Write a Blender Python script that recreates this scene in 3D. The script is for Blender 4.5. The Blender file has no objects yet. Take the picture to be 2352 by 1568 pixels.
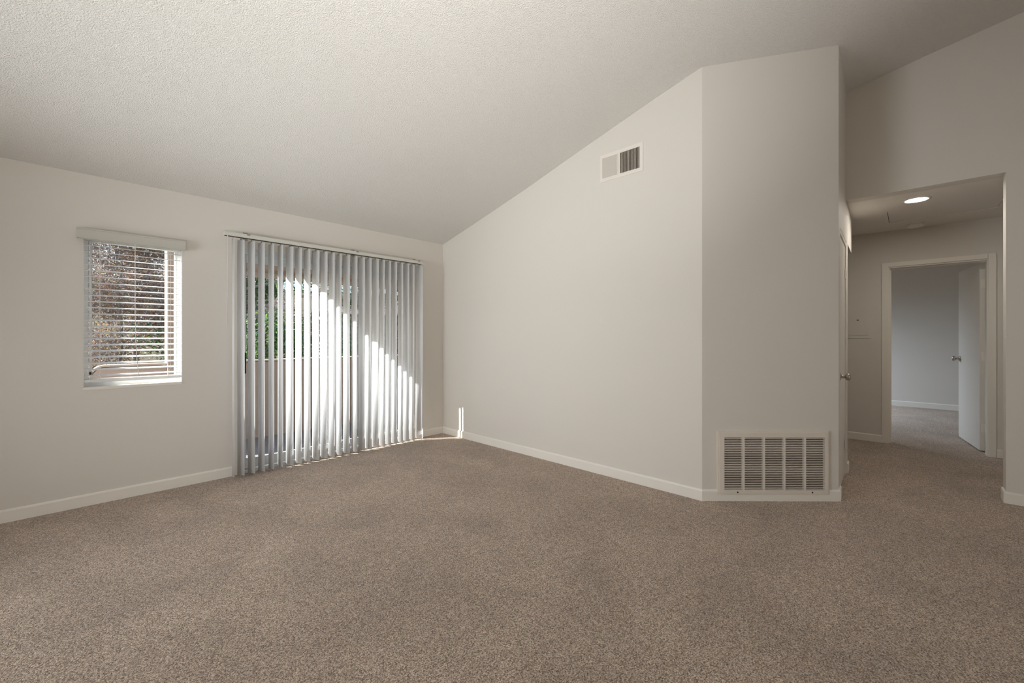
import bpy, bmesh, math, random
import numpy as np
from mathutils import Vector, Matrix
random.seed(7)
S = bpy.context.scene
COL = S.collection

# ------------------------------------------------------------------ camera
cam_d = bpy.data.cameras.new('camera')
cam = bpy.data.objects.new('camera', cam_d); COL.objects.link(cam)
cam_d.sensor_width = 36.0
cam_d.lens = 36.0 * 956.0 / 2352.0
cam_d.shift_y = (774.0 - 784.0) / 2352.0
cam_d.clip_start = 0.05; cam_d.clip_end = 300
cam.location = (-3.178, -4.239, 1.2)
cam.rotation_euler = (math.pi / 2, 0, math.radians(43.7) - math.pi / 2)
S.camera = cam

# ------------------------------------------------------------------ light
SUN_AZ = math.radians(35.0)      # angle of the sun's path to the window wall
SUN_EL = math.radians(30.6)
w = bpy.data.worlds.new('world'); S.world = w; w.use_nodes = True
nt = w.node_tree; nt.nodes.clear()
out = nt.nodes.new('ShaderNodeOutputWorld'); bg = nt.nodes.new('ShaderNodeBackground')
sky = nt.nodes.new('ShaderNodeTexSky'); sky.sky_type = 'NISHITA'; sky.sun_disc = False
sky.sun_elevation = SUN_EL
sky.sun_rotation = math.radians(-55.0)
sky.air_density = 1.0; sky.dust_density = 1.5; sky.ozone_density = 1.0
bg.inputs['Strength'].default_value = 0.25
nt.links.new(sky.outputs[0], bg.inputs['Color']); nt.links.new(bg.outputs[0], out.inputs['Surface'])

def lamp(name, kind, loc, direction, energy, color=(1, 1, 1), **kw):
    d = bpy.data.lights.new(name, kind); d.energy = energy; d.color = color
    for k, v in kw.items(): setattr(d, k, v)
    o = bpy.data.objects.new(name, d); COL.objects.link(o); o.location = loc
    o.rotation_euler = Vector(direction).to_track_quat('-Z', 'Y').to_euler()
    return o

sun_dir = Vector((math.cos(SUN_AZ) * math.cos(SUN_EL), -math.sin(SUN_AZ) * math.cos(SUN_EL), -math.sin(SUN_EL)))
lamp('sun', 'SUN', (-12, 8, 10), sun_dir, 18.0, (1.0, 0.97, 0.92), angle=math.radians(0.53))
WHITE = (1.0, 1.0, 1.0)
def soft(name, loc, direction, energy, spread, color=WHITE, **kw):
    o = lamp(name, 'AREA', loc, direction, energy, color, **kw); o.data.spread = math.radians(spread)
# two unseen fill lamps added on the floor behind the camera, bounced off the sloping ceiling
soft('bounce_fill', (-3.0, -5.5, 0.28), (0.6, 1.9, 2.8), 28, 84, (1.0, 0.985, 0.955), shape='DISK', size=0.5)
soft('bounce_fill', (-4.3, -4.6, 0.30), (1.6, 1.8, 2.5), 12, 80, (1.0, 0.985, 0.955), shape='DISK', size=0.5)
# unseen area lamps added left of the camera to brighten the room
soft('left_fill', (-5.0, -1.7, 0.95), (1, 0.02, 0.06), 20.5, 98, (0.93, 0.97, 1.0), shape='RECTANGLE', size=1.7, size_y=1.5)
soft('left_fill', (-5.0, -1.4, 1.70), (1, -0.1, 0.15), 6.5, 80, (0.93, 0.97, 1.0), shape='RECTANGLE', size=1.2, size_y=1.0)
soft('rear_fill', (-3.9, -7.3, 1.15), (0.1, 1, -0.15), 7, 110, shape='RECTANGLE', size=1.0, size_y=1.2)  # pair of fill lamps added before the windowless rear wall
soft('rear_fill', (-0.9, -7.3, 1.15), (-0.1, 1, -0.05), 7, 160, shape='RECTANGLE', size=1.0, size_y=1.4)
# daylight from the bedroom window
soft('bedroom_daylight', (5.4, -1.75, 1.75), (0.12, -1, -1.0), 36, 100, (0.70, 0.84, 1.0), shape='RECTANGLE', size=1.6, size_y=1.0)

S.view_settings.view_transform = 'Standard'; S.view_settings.look = 'None'
S.view_settings.exposure = 0.09; S.view_settings.gamma = 1.0
S.view_settings.use_curve_mapping = False
S.cycles.max_bounces = 14; S.cycles.diffuse_bounces = 8; S.cycles.glossy_bounces = 4
S.cycles.transparent_max_bounces = 24; S.cycles.transmission_bounces = 8
S.cycles.caustics_reflective = False; S.cycles.caustics_refractive = False

# ------------------------------------------------------------------ materials
def lin(c):
    return tuple(((v / 255) / 12.92 if v / 255 <= 0.04045 else ((v / 255 + 0.055) / 1.055) ** 2.4) for v in c) + (1.0,)

MATS = {}
def mat(name, rgb, rough=0.6, metal=0.0, bump=0.0, bscale=200.0, bdetail=2.0, bdist=0.002, var=0.0, vscale=3.0,
        emit=None, estr=0.0, spec=0.4, trans=0.0):
    if name in MATS: return MATS[name]
    m = bpy.data.materials.new(name); m.use_nodes = True; t = m.node_tree
    b = t.nodes['Principled BSDF']
    b.inputs['Base Color'].default_value = lin(rgb); b.inputs['Roughness'].default_value = rough
    b.inputs['Metallic'].default_value = metal; b.inputs['Specular IOR Level'].default_value = spec
    tc = t.nodes.new('ShaderNodeTexCoord')
    if var:
        n = t.nodes.new('ShaderNodeTexNoise'); n.inputs['Scale'].default_value = vscale; n.inputs['Detail'].default_value = 3
        mp = t.nodes.new('ShaderNodeMapRange'); mp.inputs['To Min'].default_value = 1 - var; mp.inputs['To Max'].default_value = 1 + var
        mx = t.nodes.new('ShaderNodeVectorMath'); mx.operation = 'SCALE'; mx.inputs[0].default_value = lin(rgb)[:3]
        t.links.new(tc.outputs['Object'], n.inputs['Vector']); t.links.new(n.outputs['Fac'], mp.inputs['Value'])
        t.links.new(mp.outputs[0], mx.inputs['Scale']); t.links.new(mx.outputs[0], b.inputs['Base Color'])
    if bump:
        n = t.nodes.new('ShaderNodeTexNoise'); n.inputs['Scale'].default_value = bscale; n.inputs['Detail'].default_value = bdetail
        bp = t.nodes.new('ShaderNodeBump'); bp.inputs['Strength'].default_value = bump; bp.inputs['Distance'].default_value = bdist
        t.links.new(tc.outputs['Object'], n.inputs['Vector']); t.links.new(n.outputs['Fac'], bp.inputs['Height'])
        t.links.new(bp.outputs[0], b.inputs['Normal'])
    if emit:
        b.inputs['Emission Color'].default_value = lin(emit); b.inputs['Emission Strength'].default_value = estr
    if trans:
        tr = t.nodes.new('ShaderNodeBsdfTranslucent'); tr.inputs['Color'].default_value = lin(rgb)
        mx = t.nodes.new('ShaderNodeMixShader'); mx.inputs[0].default_value = trans
        t.links.new(b.outputs[0], mx.inputs[1]); t.links.new(tr.outputs[0], mx.inputs[2])
        t.links.new(mx.outputs[0], t.nodes['Material Output'].inputs['Surface'])
    MATS[name] = m
    return m

def glass_mat():
    m = bpy.data.materials.new('window_glass'); m.use_nodes = True; t = m.node_tree; t.nodes.clear()
    o = t.nodes.new('ShaderNodeOutputMaterial'); tr = t.nodes.new('ShaderNodeBsdfTransparent'); gl = t.nodes.new('ShaderNodeBsdfGlossy')
    tr.inputs['Color'].default_value = (0.93, 0.95, 0.95, 1); gl.inputs['Roughness'].default_value = 0.02
    lw = t.nodes.new('ShaderNodeLayerWeight'); pw = t.nodes.new('ShaderNodeMath'); pw.operation = 'POWER'; pw.inputs[1].default_value = 5.0
    fr = t.nodes.new('ShaderNodeMapRange'); fr.inputs['To Min'].default_value = 0.03; fr.inputs['To Max'].default_value = 0.9
    t.links.new(lw.outputs['Facing'], pw.inputs[0]); t.links.new(pw.outputs[0], fr.inputs['Value'])
    mx = t.nodes.new('ShaderNodeMixShader')
    t.links.new(fr.outputs[0], mx.inputs[0]); t.links.new(tr.outputs[0], mx.inputs[1]); t.links.new(gl.outputs[0], mx.inputs[2])
    t.links.new(mx.outputs[0], o.inputs['Surface'])
    return m

def carpet_mat():
    m = bpy.data.materials.new('cut_pile_carpet'); m.use_nodes = True; t = m.node_tree; b = t.nodes['Principled BSDF']
    L = t.links.new
    tc = t.nodes.new('ShaderNodeTexCoord')
    n1 = t.nodes.new('ShaderNodeTexNoise'); n1.inputs['Scale'].default_value = 190; n1.inputs['Detail'].default_value = 3.5; n1.inputs['Roughness'].default_value = 0.7
    n2 = t.nodes.new('ShaderNodeTexNoise'); n2.inputs['Scale'].default_value = 2.1; n2.inputs['Detail'].default_value = 4; n2.inputs['Distortion'].default_value = 0.6
    n3 = t.nodes.new('ShaderNodeTexVoronoi'); n3.inputs['Scale'].default_value = 215
    n4 = t.nodes.new('ShaderNodeTexNoise'); n4.inputs['Scale'].default_value = 26; n4.inputs['Detail'].default_value = 4; n4.inputs['Roughness'].default_value = 0.7
    for n in (n1, n2, n3, n4): L(tc.outputs['Object'], n.inputs['Vector'])
    cr = t.nodes.new('ShaderNodeValToRGB')
    e = cr.color_ramp.elements
    e[0].position = 0.39; e[0].color = lin((96, 76, 61)); e[1].position = 0.61; e[1].color = lin((255, 242, 228))
    k = cr.color_ramp.elements.new(0.5); k.color = lin((202, 179, 160))
    sp = t.nodes.new('ShaderNodeSeparateColor'); L(n3.outputs['Color'], sp.inputs[0])
    vm = t.nodes.new('ShaderNodeMapRange'); vm.inputs['To Min'].default_value = 0.36; vm.inputs['To Max'].default_value = 0.64; L(sp.outputs[0], vm.inputs['Value'])
    mxv = t.nodes.new('ShaderNodeMix'); mxv.inputs['Factor'].default_value = 0.5; L(n1.outputs['Fac'], mxv.inputs[2]); L(vm.outputs[0], mxv.inputs[3])
    L(mxv.outputs[0], cr.inputs['Fac'])
    mp = t.nodes.new('ShaderNodeMapRange'); mp.inputs['From Min'].default_value = 0.3; mp.inputs['From Max'].default_value = 0.7
    mp.inputs['To Min'].default_value = 0.86; mp.inputs['To Max'].default_value = 1.12
    L(n2.outputs['Fac'], mp.inputs['Value'])
    mp4 = t.nodes.new('ShaderNodeMapRange'); mp4.inputs['From Min'].default_value = 0.3; mp4.inputs['From Max'].default_value = 0.7
    mp4.inputs['To Min'].default_value = 0.86; mp4.inputs['To Max'].default_value = 1.14
    L(n4.outputs['Fac'], mp4.inputs['Value'])
    mm = t.nodes.new('ShaderNodeMath'); mm.operation = 'MULTIPLY'; L(mp.outputs[0], mm.inputs[0]); L(mp4.outputs[0], mm.inputs[1])
    sc = t.nodes.new('ShaderNodeVectorMath'); sc.operation = 'SCALE'
    L(cr.outputs[0], sc.inputs[0]); L(mm.outputs[0], sc.inputs['Scale']); L(sc.outputs[0], b.inputs['Base Color'])
    ad = t.nodes.new('ShaderNodeMath'); ad.operation = 'SUBTRACT'; L(n1.outputs['Fac'], ad.inputs[0]); 
    ml = t.nodes.new('ShaderNodeMath'); ml.operation = 'MULTIPLY'; ml.inputs[1].default_value = 0.9; L(n3.outputs['Distance'], ml.inputs[0]); L(ml.outputs[0], ad.inputs[1])
    bp = t.nodes.new('ShaderNodeBump'); bp.inputs['Strength'].default_value = 1.0; bp.inputs['Distance'].default_value = 0.007
    L(ad.outputs[0], bp.inputs['Height']); L(bp.outputs[0], b.inputs['Normal'])
    b.inputs['Roughness'].default_value = 0.95; b.inputs['Specular IOR Level'].default_value = 0.1
    b.inputs['Sheen Weight'].default_value = 0.25; b.inputs['Sheen Roughness'].default_value = 0.5
    return m

def leaf_mat(name, cols):
    m = bpy.data.materials.new(name); m.use_nodes = True; t = m.node_tree; b = t.nodes['Principled BSDF']; L = t.links.new
    g = t.nodes.new('ShaderNodeNewGeometry'); cr = t.nodes.new('ShaderNodeValToRGB')
    cr.color_ramp.interpolation = 'CONSTANT'
    e = cr.color_ramp.elements
    while len(e) < len(cols): e.new(0.5)
    for i, c in enumerate(cols): e[i].position = i / len(cols); e[i].color = lin(c)
    L(g.outputs['Random Per Island'], cr.inputs['Fac']); L(cr.outputs[0], b.inputs['Base Color'])
    b.inputs['Roughness'].default_value = 0.55
    tr = t.nodes.new('ShaderNodeBsdfTranslucent'); mx = t.nodes.new('ShaderNodeMixShader'); mx.inputs[0].default_value = 0.42
    L(cr.outputs[0], tr.inputs['Color']); L(b.outputs[0], mx.inputs[1]); L(tr.outputs[0], mx.inputs[2])
    L(mx.outputs[0], t.nodes['Material Output'].inputs['Surface'])
    return m

M_WALL = mat('wall_paint', (222, 217.5, 210), 0.62, bump=0.12, bscale=85, bdetail=3, bdist=0.002)
M_CEIL = mat('popcorn_ceiling', (232, 230, 225), 0.9, bump=1.0, bscale=165, bdetail=3, bdist=0.010, spec=0.1)
M_HCEIL = mat('hall_ceiling_paint', (238, 234, 228), 0.8, bump=0.3, bscale=120, bdist=0.003)
M_TRIM = mat('trim_paint', (238, 234, 226), 0.42, bump=0.03, bscale=60)
M_DOOR = mat('door_paint', (230, 226, 218), 0.45, bump=0.03, bscale=40)
M_WHITE = mat('white_vinyl', (232, 233, 232), 0.4, bump=0.01)
M_SLAT = mat('slat_vinyl', (243, 244, 245), 0.45, trans=0.26)
M_BLIND = mat('blind_white', (243, 243, 243), 0.42, trans=0.2)
M_RAIL = mat('rail_enamel', (214, 214, 206), 0.4)
M_CLIP = mat('carrier_plastic', (150, 148, 140), 0.5)
M_METAL = mat('satin_nickel', (190, 182, 170), 0.28, metal=1.0)
M_BLACK = mat('black_plastic', (18, 18, 18), 0.45)
M_DARK = mat('dark_duct', (104, 92, 79), 0.9)
M_GRILLE = mat('grille_enamel', (224, 217, 206), 0.45)
M_VENT = mat('vent_enamel', (232, 227, 219), 0.45)
M_HOLE = mat('screw_dark', (30, 26, 22), 0.6)
M_CORD = mat('blind_cord', (235, 232, 226), 0.7)
M_LENS = mat('lamp_lens', (255, 250, 240), 0.5, emit=(255, 247, 235), estr=150.0)
M_DET = mat('detector_plastic', (240, 236, 230), 0.5)
M_STUCCO = mat('stucco', (174, 160, 149), 0.9, bump=0.6, bscale=60, bdetail=5, bdist=0.004, var=0.06, vscale=6)
M_CAP = mat('cap_paint', (190, 178, 167), 0.7)
M_DECK = mat('deck_coating', (128, 130, 140), 0.8, bump=0.3, bscale=80, var=0.06)
M_ALU = mat('door_aluminium', (205, 210, 214), 0.45, metal=0.0)
M_GLASS = glass_mat()
M_CARPET = carpet_mat()
M_ROOF = mat('roof_shingle', (122, 112, 104), 0.9, bump=0.6, bscale=30, var=0.15, vscale=12)
M_HOUSE = mat('house_siding', (205, 190, 176), 0.8, var=0.05)
M_PANE = mat('dark_pane', (60, 70, 80), 0.15)
M_BARK = mat('bark', (150, 141, 136), 0.95, bump=0.9, bscale=25, bdetail=5, bdist=0.02, var=0.3, vscale=5)
M_PALEBARK = mat('pale_bark', (190, 182, 172), 0.9, bump=0.5, bscale=20, bdetail=4, bdist=0.01, var=0.15, vscale=6)
M_SOIL = mat('hill_soil', (92, 84, 66), 0.95, bump=0.8, bscale=4, bdetail=6, bdist=0.1, var=0.25, vscale=2)
M_RUST = leaf_mat('rust_leaves', [(168, 122, 100), (184, 176, 172), (156, 138, 128), (164, 160, 164), (190, 146, 112), (172, 166, 164), (150, 140, 140), (176, 130, 106), (190, 184, 180), (158, 146, 140), (190, 172, 110), (176, 170, 172), (142, 132, 132)])
M_GREY = leaf_mat('grey_twig_leaves', [(180, 174, 172), (160, 158, 162), (194, 188, 182), (172, 150, 134), (148, 148, 154), (182, 172, 160), (206, 202, 200)])
M_GREEN = leaf_mat('green_leaves', [(96, 132, 78), (122, 158, 88), (84, 118, 84), (146, 176, 94), (92, 128, 102)])
M_IVY = leaf_mat('ivy_leaves', [(80, 116, 90), (104, 138, 110), (70, 104, 82), (128, 158, 128), (92, 126, 104)])

# ------------------------------------------------------------------ helpers
def add_box(bm, x0, x1, y0, y1, z0, z1, mtx=None, mi=0):
    vs = [bm.verts.new((x, y, z)) for x in (x0, x1) for y in (y0, y1) for z in (z0, z1)]
    if mtx is not None:
        for v in vs: v.co = mtx @ v.co
    for f in ((0, 1, 3, 2), (4, 6, 7, 5), (0, 4, 5, 1), (2, 3, 7, 6), (0, 2, 6, 4), (1, 5, 7, 3)):
        fc = bm.faces.new([vs[i] for i in f]); fc.material_index = mi
    return vs

def add_prism(bm, poly, z0, z1, mtx=None):
    """poly: xy points; z0/z1 numbers or functions of y."""
    f0 = z0 if callable(z0) else (lambda y: z0); f1 = z1 if callable(z1) else (lambda y: z1)
    a = [bm.verts.new((x, y, f0(y))) for x, y in poly]; b = [bm.verts.new((x, y, f1(y))) for x, y in poly]
    if mtx is not None:
        for v in a + b: v.co = mtx @ v.co
    n = len(poly); bm.faces.new(a[::-1]); bm.faces.new(b)
    for i in range(n): bm.faces.new([a[i], a[(i + 1) % n], b[(i + 1) % n], b[i]])

def add_lathe(bm, prof, seg=24, mtx=None):
    """prof: (radius, z) pairs turned about z."""
    rings = []
    for r, z in prof:
        if r < 1e-6: rings.append([bm.verts.new((0, 0, z))])
        else: rings.append([bm.verts.new((r * math.cos(2 * math.pi * i / seg), r * math.sin(2 * math.pi * i / seg), z)) for i in range(seg)])
    for a, b in zip(rings, rings[1:]):
        for i in range(seg):
            j = (i + 1) % seg
            q = [a[i % len(a)], a[j % len(a)], b[j % len(b)], b[i % len(b)]]
            q = [v for k, v in enumerate(q) if v not in q[:k]]
            if len(q) >= 3: bm.faces.new(q)
    if mtx is not None:
        for r in rings:
            for v in r: v.co = mtx @ v.co

def add_tube(bm, pts, r, seg=8):
    """tube through pts; r a number or list."""
    rs = r if isinstance(r, (list, tuple)) else [r] * len(pts)
    pts = [Vector(p) for p in pts]; rings = []
    for i, p in enumerate(pts):
        d = (pts[min(i + 1, len(pts) - 1)] - pts[max(i - 1, 0)]).normalized()
        up = Vector((0, 0, 1)) if abs(d.z) < 0.9 else Vector((1, 0, 0))
        a = d.cross(up).normalized(); b = d.cross(a)
        rings.append([bm.verts.new(p + rs[i] * (math.cos(2 * math.pi * k / seg) * a + math.sin(2 * math.pi * k / seg) * b)) for k in range(seg)])
    for A, B in zip(rings, rings[1:]):
        for k in range(seg): bm.faces.new([A[k], A[(k + 1) % seg], B[(k + 1) % seg], B[k]])
    bm.faces.new(rings[0][::-1]); bm.faces.new(rings[-1])

def obj(name, bm, m, parent=None, smooth=False, bevel=0.0, loc=None, seg=2):
    bmesh.ops.remove_doubles(bm, verts=bm.verts, dist=1e-6)
    bmesh.ops.recalc_face_normals(bm, faces=bm.faces)
    if bevel: bmesh.ops.bevel(bm, geom=[e for e in bm.edges if e.calc_face_angle(0) > 0.5], offset=bevel, segments=seg, affect='EDGES', clamp_overlap=True)
    me = bpy.data.meshes.new(name); bm.to_mesh(me); bm.free()
    for x in (m if isinstance(m, (list, tuple)) else [m]): me.materials.append(x)
    if smooth:
        for p in me.polygons: p.use_smooth = True
    o = bpy.data.objects.new(name, me); COL.objects.link(o)
    if parent: o.parent = parent
    if loc: o.location = loc
    return o

def meshobj(name, me, parent=None, loc=(0, 0, 0), rot=(0, 0, 0)):
    o = bpy.data.objects.new(name, me); COL.objects.link(o); o.parent = parent; o.location = loc; o.rotation_euler = rot
    return o

def thing(name, label, cat, loc=(0, 0, 0), rotz=0.0, group=None):
    o = bpy.data.objects.new(name, None); COL.objects.link(o); o.location = loc; o.rotation_euler = (0, 0, rotz)
    o.empty_display_size = 0.1
    o['label'] = label; o['category'] = cat
    if group: o['group'] = group
    return o

def structure(o, label, cat=None):
    o['kind'] = 'structure'; o['label'] = label
    if cat: o['category'] = cat
    return o

def empty_structure(name, label, cat, loc=(0, 0, 0), rotz=0.0):
    o = bpy.data.objects.new(name, None); COL.objects.link(o); o.location = loc; o.rotation_euler = (0, 0, rotz); o.empty_display_size = 0.1
    return structure(o, label, cat)

def bmn(): return bmesh.new()

# ------------------------------------------------------------------ the shell
KN = [(0.3, 2.285), (0.0, 2.36), (-0.65, 2.522), (-1.35, 2.702), (-2.0, 2.885), (-2.685, 3.072), (-3.135, 3.186), (-3.85, 3.338), (-4.35, 3.432), (-4.83, 3.512), (-6.0, 3.70), (-7.7, 3.97)]
def ceil_z(y):
    for (a, za), (b, zb) in zip(KN, KN[1:]):
        if y >= b: return za + (zb - za) * (a - y) / (a - b)
    return KN[-1][1]
XL, YR = -5.1, -7.5           # left wall, rear wall
HC = 2.395                    # hall ceiling
FW = 3.16                     # far wall of the hall
def side_y(x): return -3.862 + 0.0314 * (x - 0.682)

bm = bmn(); add_box(bm, XL, FW + 0.06, YR, 0.0, -0.12, 0.0)
add_box(bm, -2.21, -0.45, 0.0, 0.02, -0.12, -0.004)
floor = structure(obj('floor', bm, M_CARPET), 'brown flecked cut pile carpet over the living room and hall floor', 'floor')
bm = bmn(); add_box(bm, FW + 0.06, 6.9, -6.6, -1.4, -0.12, 0.0)
structure(obj('floor_bedroom', bm, M_CARPET), 'grey brown carpet of the bedroom beyond the hall doorway', 'floor')

bm = bmn()
ys = [k[0] for k in KN if k[0] <= 0.0]; n = len(ys)
va = [[bm.verts.new((x, y, ceil_z(y) + dz)) for y in ys] for x in (XL - 0.1, 1.75) for dz in (0, 0.12)]
for i in range(n - 1):
    for A, B in ((va[0], va[2]), (va[1], va[3]), (va[0], va[1]), (va[2], va[3])):
        bm.faces.new([A[i], A[i + 1], B[i + 1], B[i]])
for i in (0, n - 1): bm.faces.new([va[0][i], va[2][i], va[3][i], va[1][i]])
structure(obj('ceiling', bm, M_CEIL), 'sloping white popcorn textured ceiling of the living room', 'ceiling')

bm = bmn(); HX0, HX1, HY0, HY1 = 2.188, 2.692, -4.828, -4.082
for q in ((1.596, HX0, -6.6, -1.2), (HX1, FW, -6.6, -1.2), (HX0, HX1, -6.6, HY0), (HX0, HX1, HY1, -1.2)): add_box(bm, *q, HC, HC + 0.1)
add_box(bm, FW, 6.9, -6.6, -1.4, HC + 0.02, HC + 0.12)
structure(obj('ceiling_hall', bm, M_HCEIL), 'flat low ceiling of the hall with round lamp', 'ceiling')

# window wall with its two openings
WX0, WX1, WZ0, WZ1 = -3.147, -2.588, 0.838, 1.95
DX0, DX1, DZ1 = -2.21, -0.45, 1.985
def back_wall(y0, y1, z1, zb=0.0, xa=XL - 0.1, xb=0.14):
    bm = bmn()
    for a, b, c, d in ((xa, WX0, zb, z1), (WX0, WX1, zb, WZ0), (WX0, WX1, WZ1, z1), (WX1, DX0, zb, z1), (DX0, DX1, DZ1, z1), (DX1, xb, zb, z1)):
        add_box(bm, a, b, y0, y1, c, d)
    if zb < -0.01: add_box(bm, DX0, DX1, y0, y1, zb, -0.03)
    return bm
structure(obj('wall_back', back_wall(0.0, 0.12, 2.48), M_WALL), 'cream painted wall holding the window and the sliding door', 'wall')
structure(obj('wall_exterior', back_wall(0.12, 0.16, 2.48, -3.2), M_STUCCO), 'beige stucco outer face of the window wall', 'wall')

bm = bmn(); add_prism(bm, [(0, -3.135), (0.0, 0.0), (0.14, 0.0), (0.14, -3.135)], 0, lambda y: ceil_z(y) + 0.06)
structure(obj('wall_right', bm, M_WALL), 'tall cream gable wall under the sloping ceiling', 'wall')
A2, B2 = Vector((0, -3.135, 0)), Vector((0.682, -3.862, 0))
tdir = (B2 - A2).normalized(); ndir = Vector((tdir.y, -tdir.x, 0)); DLEN = (B2 - A2).length
bm = bmn(); add_prism(bm, [(0, -3.135), (0.682, -3.862), (0.78, side_y(0.78)), (0.78, -3.74), (0.14, -3.06), (0.14, -3.135)], 0, lambda y: ceil_z(y) + 0.06)
structure(obj('wall_diagonal', bm, M_WALL), 'angled wall face with the return air grille at its foot', 'wall')
bm = bmn()
add_prism(bm, [(0.78, side_y(0.78)), (0.837, side_y(0.837)), (0.837, -3.72), (0.78, -3.72)], 0, 2.03)
add_prism(bm, [(0.78, side_y(0.78)), (1.475, side_y(1.475)), (1.475, -3.72), (0.78, -3.72)], 2.03, lambda y: ceil_z(y) + 0.06)
add_prism(bm, [(1.475, side_y(1.475)), (2.215, side_y(2.215)), (2.215, -3.70), (1.475, -3.72)], 2.045, HC + 0.02)
add_prism(bm, [(1.505, side_y(1.505)), (1.652, side_y(1.652)), (1.652, -3.72), (1.505, -3.72)], 0, 2.05)
add_box(bm, 2.10, 2.215, -3.70, -1.4, 2.045, HC + 0.02)
structure(obj('wall_side', bm, M_WALL), 'narrow side wall with the closet door beside the hall', 'wall')
bm = bmn()   # closet and passage walls behind
add_box(bm, 1.56, 1.652, -3.72, -1.3, 0, HC + 0.02); add_box(bm, 0.14, 1.56, -1.4, -1.3, 0, HC); add_box(bm, 1.652, FW, -1.4, -1.3, 0, HC + 0.02)
add_prism(bm, [(0.2, -3.0), (0.78, -3.72), (1.56, -3.72), (1.56, -1.4), (0.2, -1.4)], HC - 0.01, HC + 0.02)
structure(obj('wall_passage', bm, M_WALL), 'walls of the side passage behind the closet door', 'wall')
RJ = -4.743
bm = bmn()
add_box(bm, 1.475, 1.60, RJ, side_y(1.475) + 0.02, HC, 3.33); add_prism(bm, [(1.475, RJ), (1.475, side_y(1.475) + 0.02), (1.60, side_y(1.475) + 0.02), (1.60, RJ)], 3.33, lambda y: ceil_z(y) + 0.06); add_prism(bm, [(1.475, YR), (1.475, -6.0), (1.60, -6.0), (1.60, YR)], 0, lambda y: ceil_z(y) + 0.06); add_prism(bm, [(1.475, -6.0), (1.475, -4.83), (1.60, -4.83), (1.60, -6.0)], 0, lambda y: ceil_z(y) + 0.06); add_prism(bm, [(1.475, -4.83), (1.475, RJ), (1.60, RJ), (1.60, -4.83)], 0, lambda y: ceil_z(y) + 0.06)
add_box(bm, 1.475, 1.60, side_y(1.475) + 0.02, -1.3, HC, 3.4)
structure(obj('wall_hall', bm, M_WALL), 'cream wall with the wide opening into the hall', 'wall')
bm = bmn()
OY0, OY1, OZ = -4.812, -4.06, 1.993
add_box(bm, FW, FW + 0.12, -6.6, OY0, 0, HC + 0.02); add_box(bm, FW, FW + 0.12, OY1, -1.3, 0, HC + 0.02); add_box(bm, FW, FW + 0.12, OY0, OY1, OZ, HC + 0.02)
structure(obj('wall_far', bm, M_WALL), 'end wall of the hall with the bedroom doorway', 'wall')
bm = bmn()
add_box(bm, 6.75, 6.87, -6.6, -1.4, 0, HC + 0.05); add_box(bm, FW + 0.12, 6.75, -6.6, -6.5, 0, HC + 0.05); add_box(bm, FW + 0.12, 6.75, -1.5, -1.4, 0, HC + 0.05)
structure(obj('wall_bedroom', bm, M_WALL), 'plain pale bedroom wall seen through the open door', 'wall')
bm = bmn(); add_box(bm, XL - 0.12, XL, YR, 0.0, 0, 4.1)
structure(obj('wall_left', bm, M_WALL), 'plain cream wall at the camera side of the room', 'wall')
bm = bmn(); add_box(bm, XL - 0.12, 1.6, YR - 0.12, YR, 0, 4.1); add_box(bm, 1.6, FW, -6.7, -6.6, 0, HC + 0.02)
structure(obj('wall_rear', bm, M_WALL), 'plain cream wall behind the camera', 'wall')

# baseboards: a board with a rounded top edge
def baseboard(name, segs, label, h=0.083, t=0.012):
    bm = bmn()
    for (x0, y0), (x1, y1), side in segs:
        d = Vector((x1 - x0, y1 - y0, 0)); L = d.length; d.normalize(); nn = Vector((d.y, -d.x, 0)) * side
        prof = [(0, 0), (t, 0), (t, h - 0.012), (t * 0.75, h - 0.004), (t * 0.3, h), (0, h)]
        a = [bm.verts.new(Vector((x0, y0, 0)) + nn * p + Vector((0, 0, q))) for p, q in prof]
        b = [bm.verts.new(Vector((x1, y1, 0)) + nn * p + Vector((0, 0, q))) for p, q in prof]
        for i in range(len(prof)):
            j = (i + 1) % len(prof); bm.faces.new([a[i], a[j], b[j], b[i]])
        bm.faces.new(a); bm.faces.new(b[::-1])
    return structure(obj(name, bm, M_TRIM), label, 'baseboard')
baseboard('baseboard_back', [((XL, 0), (-2.245, 0), 1)], 'white baseboard under the window left of the sliding door')
baseboard('baseboard_corner', [((-0.42, 0), (0, 0), 1)], 'short white baseboard between sliding door and room corner')
baseboard('baseboard_right', [((0, 0), (0, -3.1398), 1)], 'long white baseboard along the gable wall')
pA = A2 - tdir * 0.0047; pB = B2 + tdir * 0.008
baseboard('baseboard_diagonal', [((pA.x, pA.y), (pB.x, pB.y), 1)], 'white baseboard under the return air grille')
baseboard('baseboard_side', [((0.682, -3.862), (0.80, side_y(0.80)), 1)], 'short white baseboard turning the corner towards the closet door')
baseboard('baseboard_stub', [((1.53, side_y(1.53)), (1.655, side_y(1.655)), 1), ((1.652, side_y(1.652)), (1.652, -3.5), 1)], 'small white baseboard end beside the closet door hinge')
baseboard('baseboard_hall', [((1.475, RJ + 0.006), (1.475, YR), 1), ((1.60, RJ), (1.47, RJ), 1), ((1.60, -6.6), (1.60, RJ), 1)], 'white baseboard wrapping the right jamb of the hall opening')
baseboard('baseboard_far', [((FW, -1.4), (FW, -4.008), 1), ((FW, -4.866), (FW, -4.905), 1), ((FW, -4.92), (FW, -6.6), 1)], 'white baseboard on the hall end wall beside the doorway')
baseboard('baseboard_bedroom', [((6.75, -1.5), (6.75, -6.5), 1)], 'white baseboard along the bedroom back wall', h=0.09)
baseboard('baseboard_left', [((XL, YR), (XL, 0), 1)], 'white baseboard on the wall at the camera side')

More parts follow.
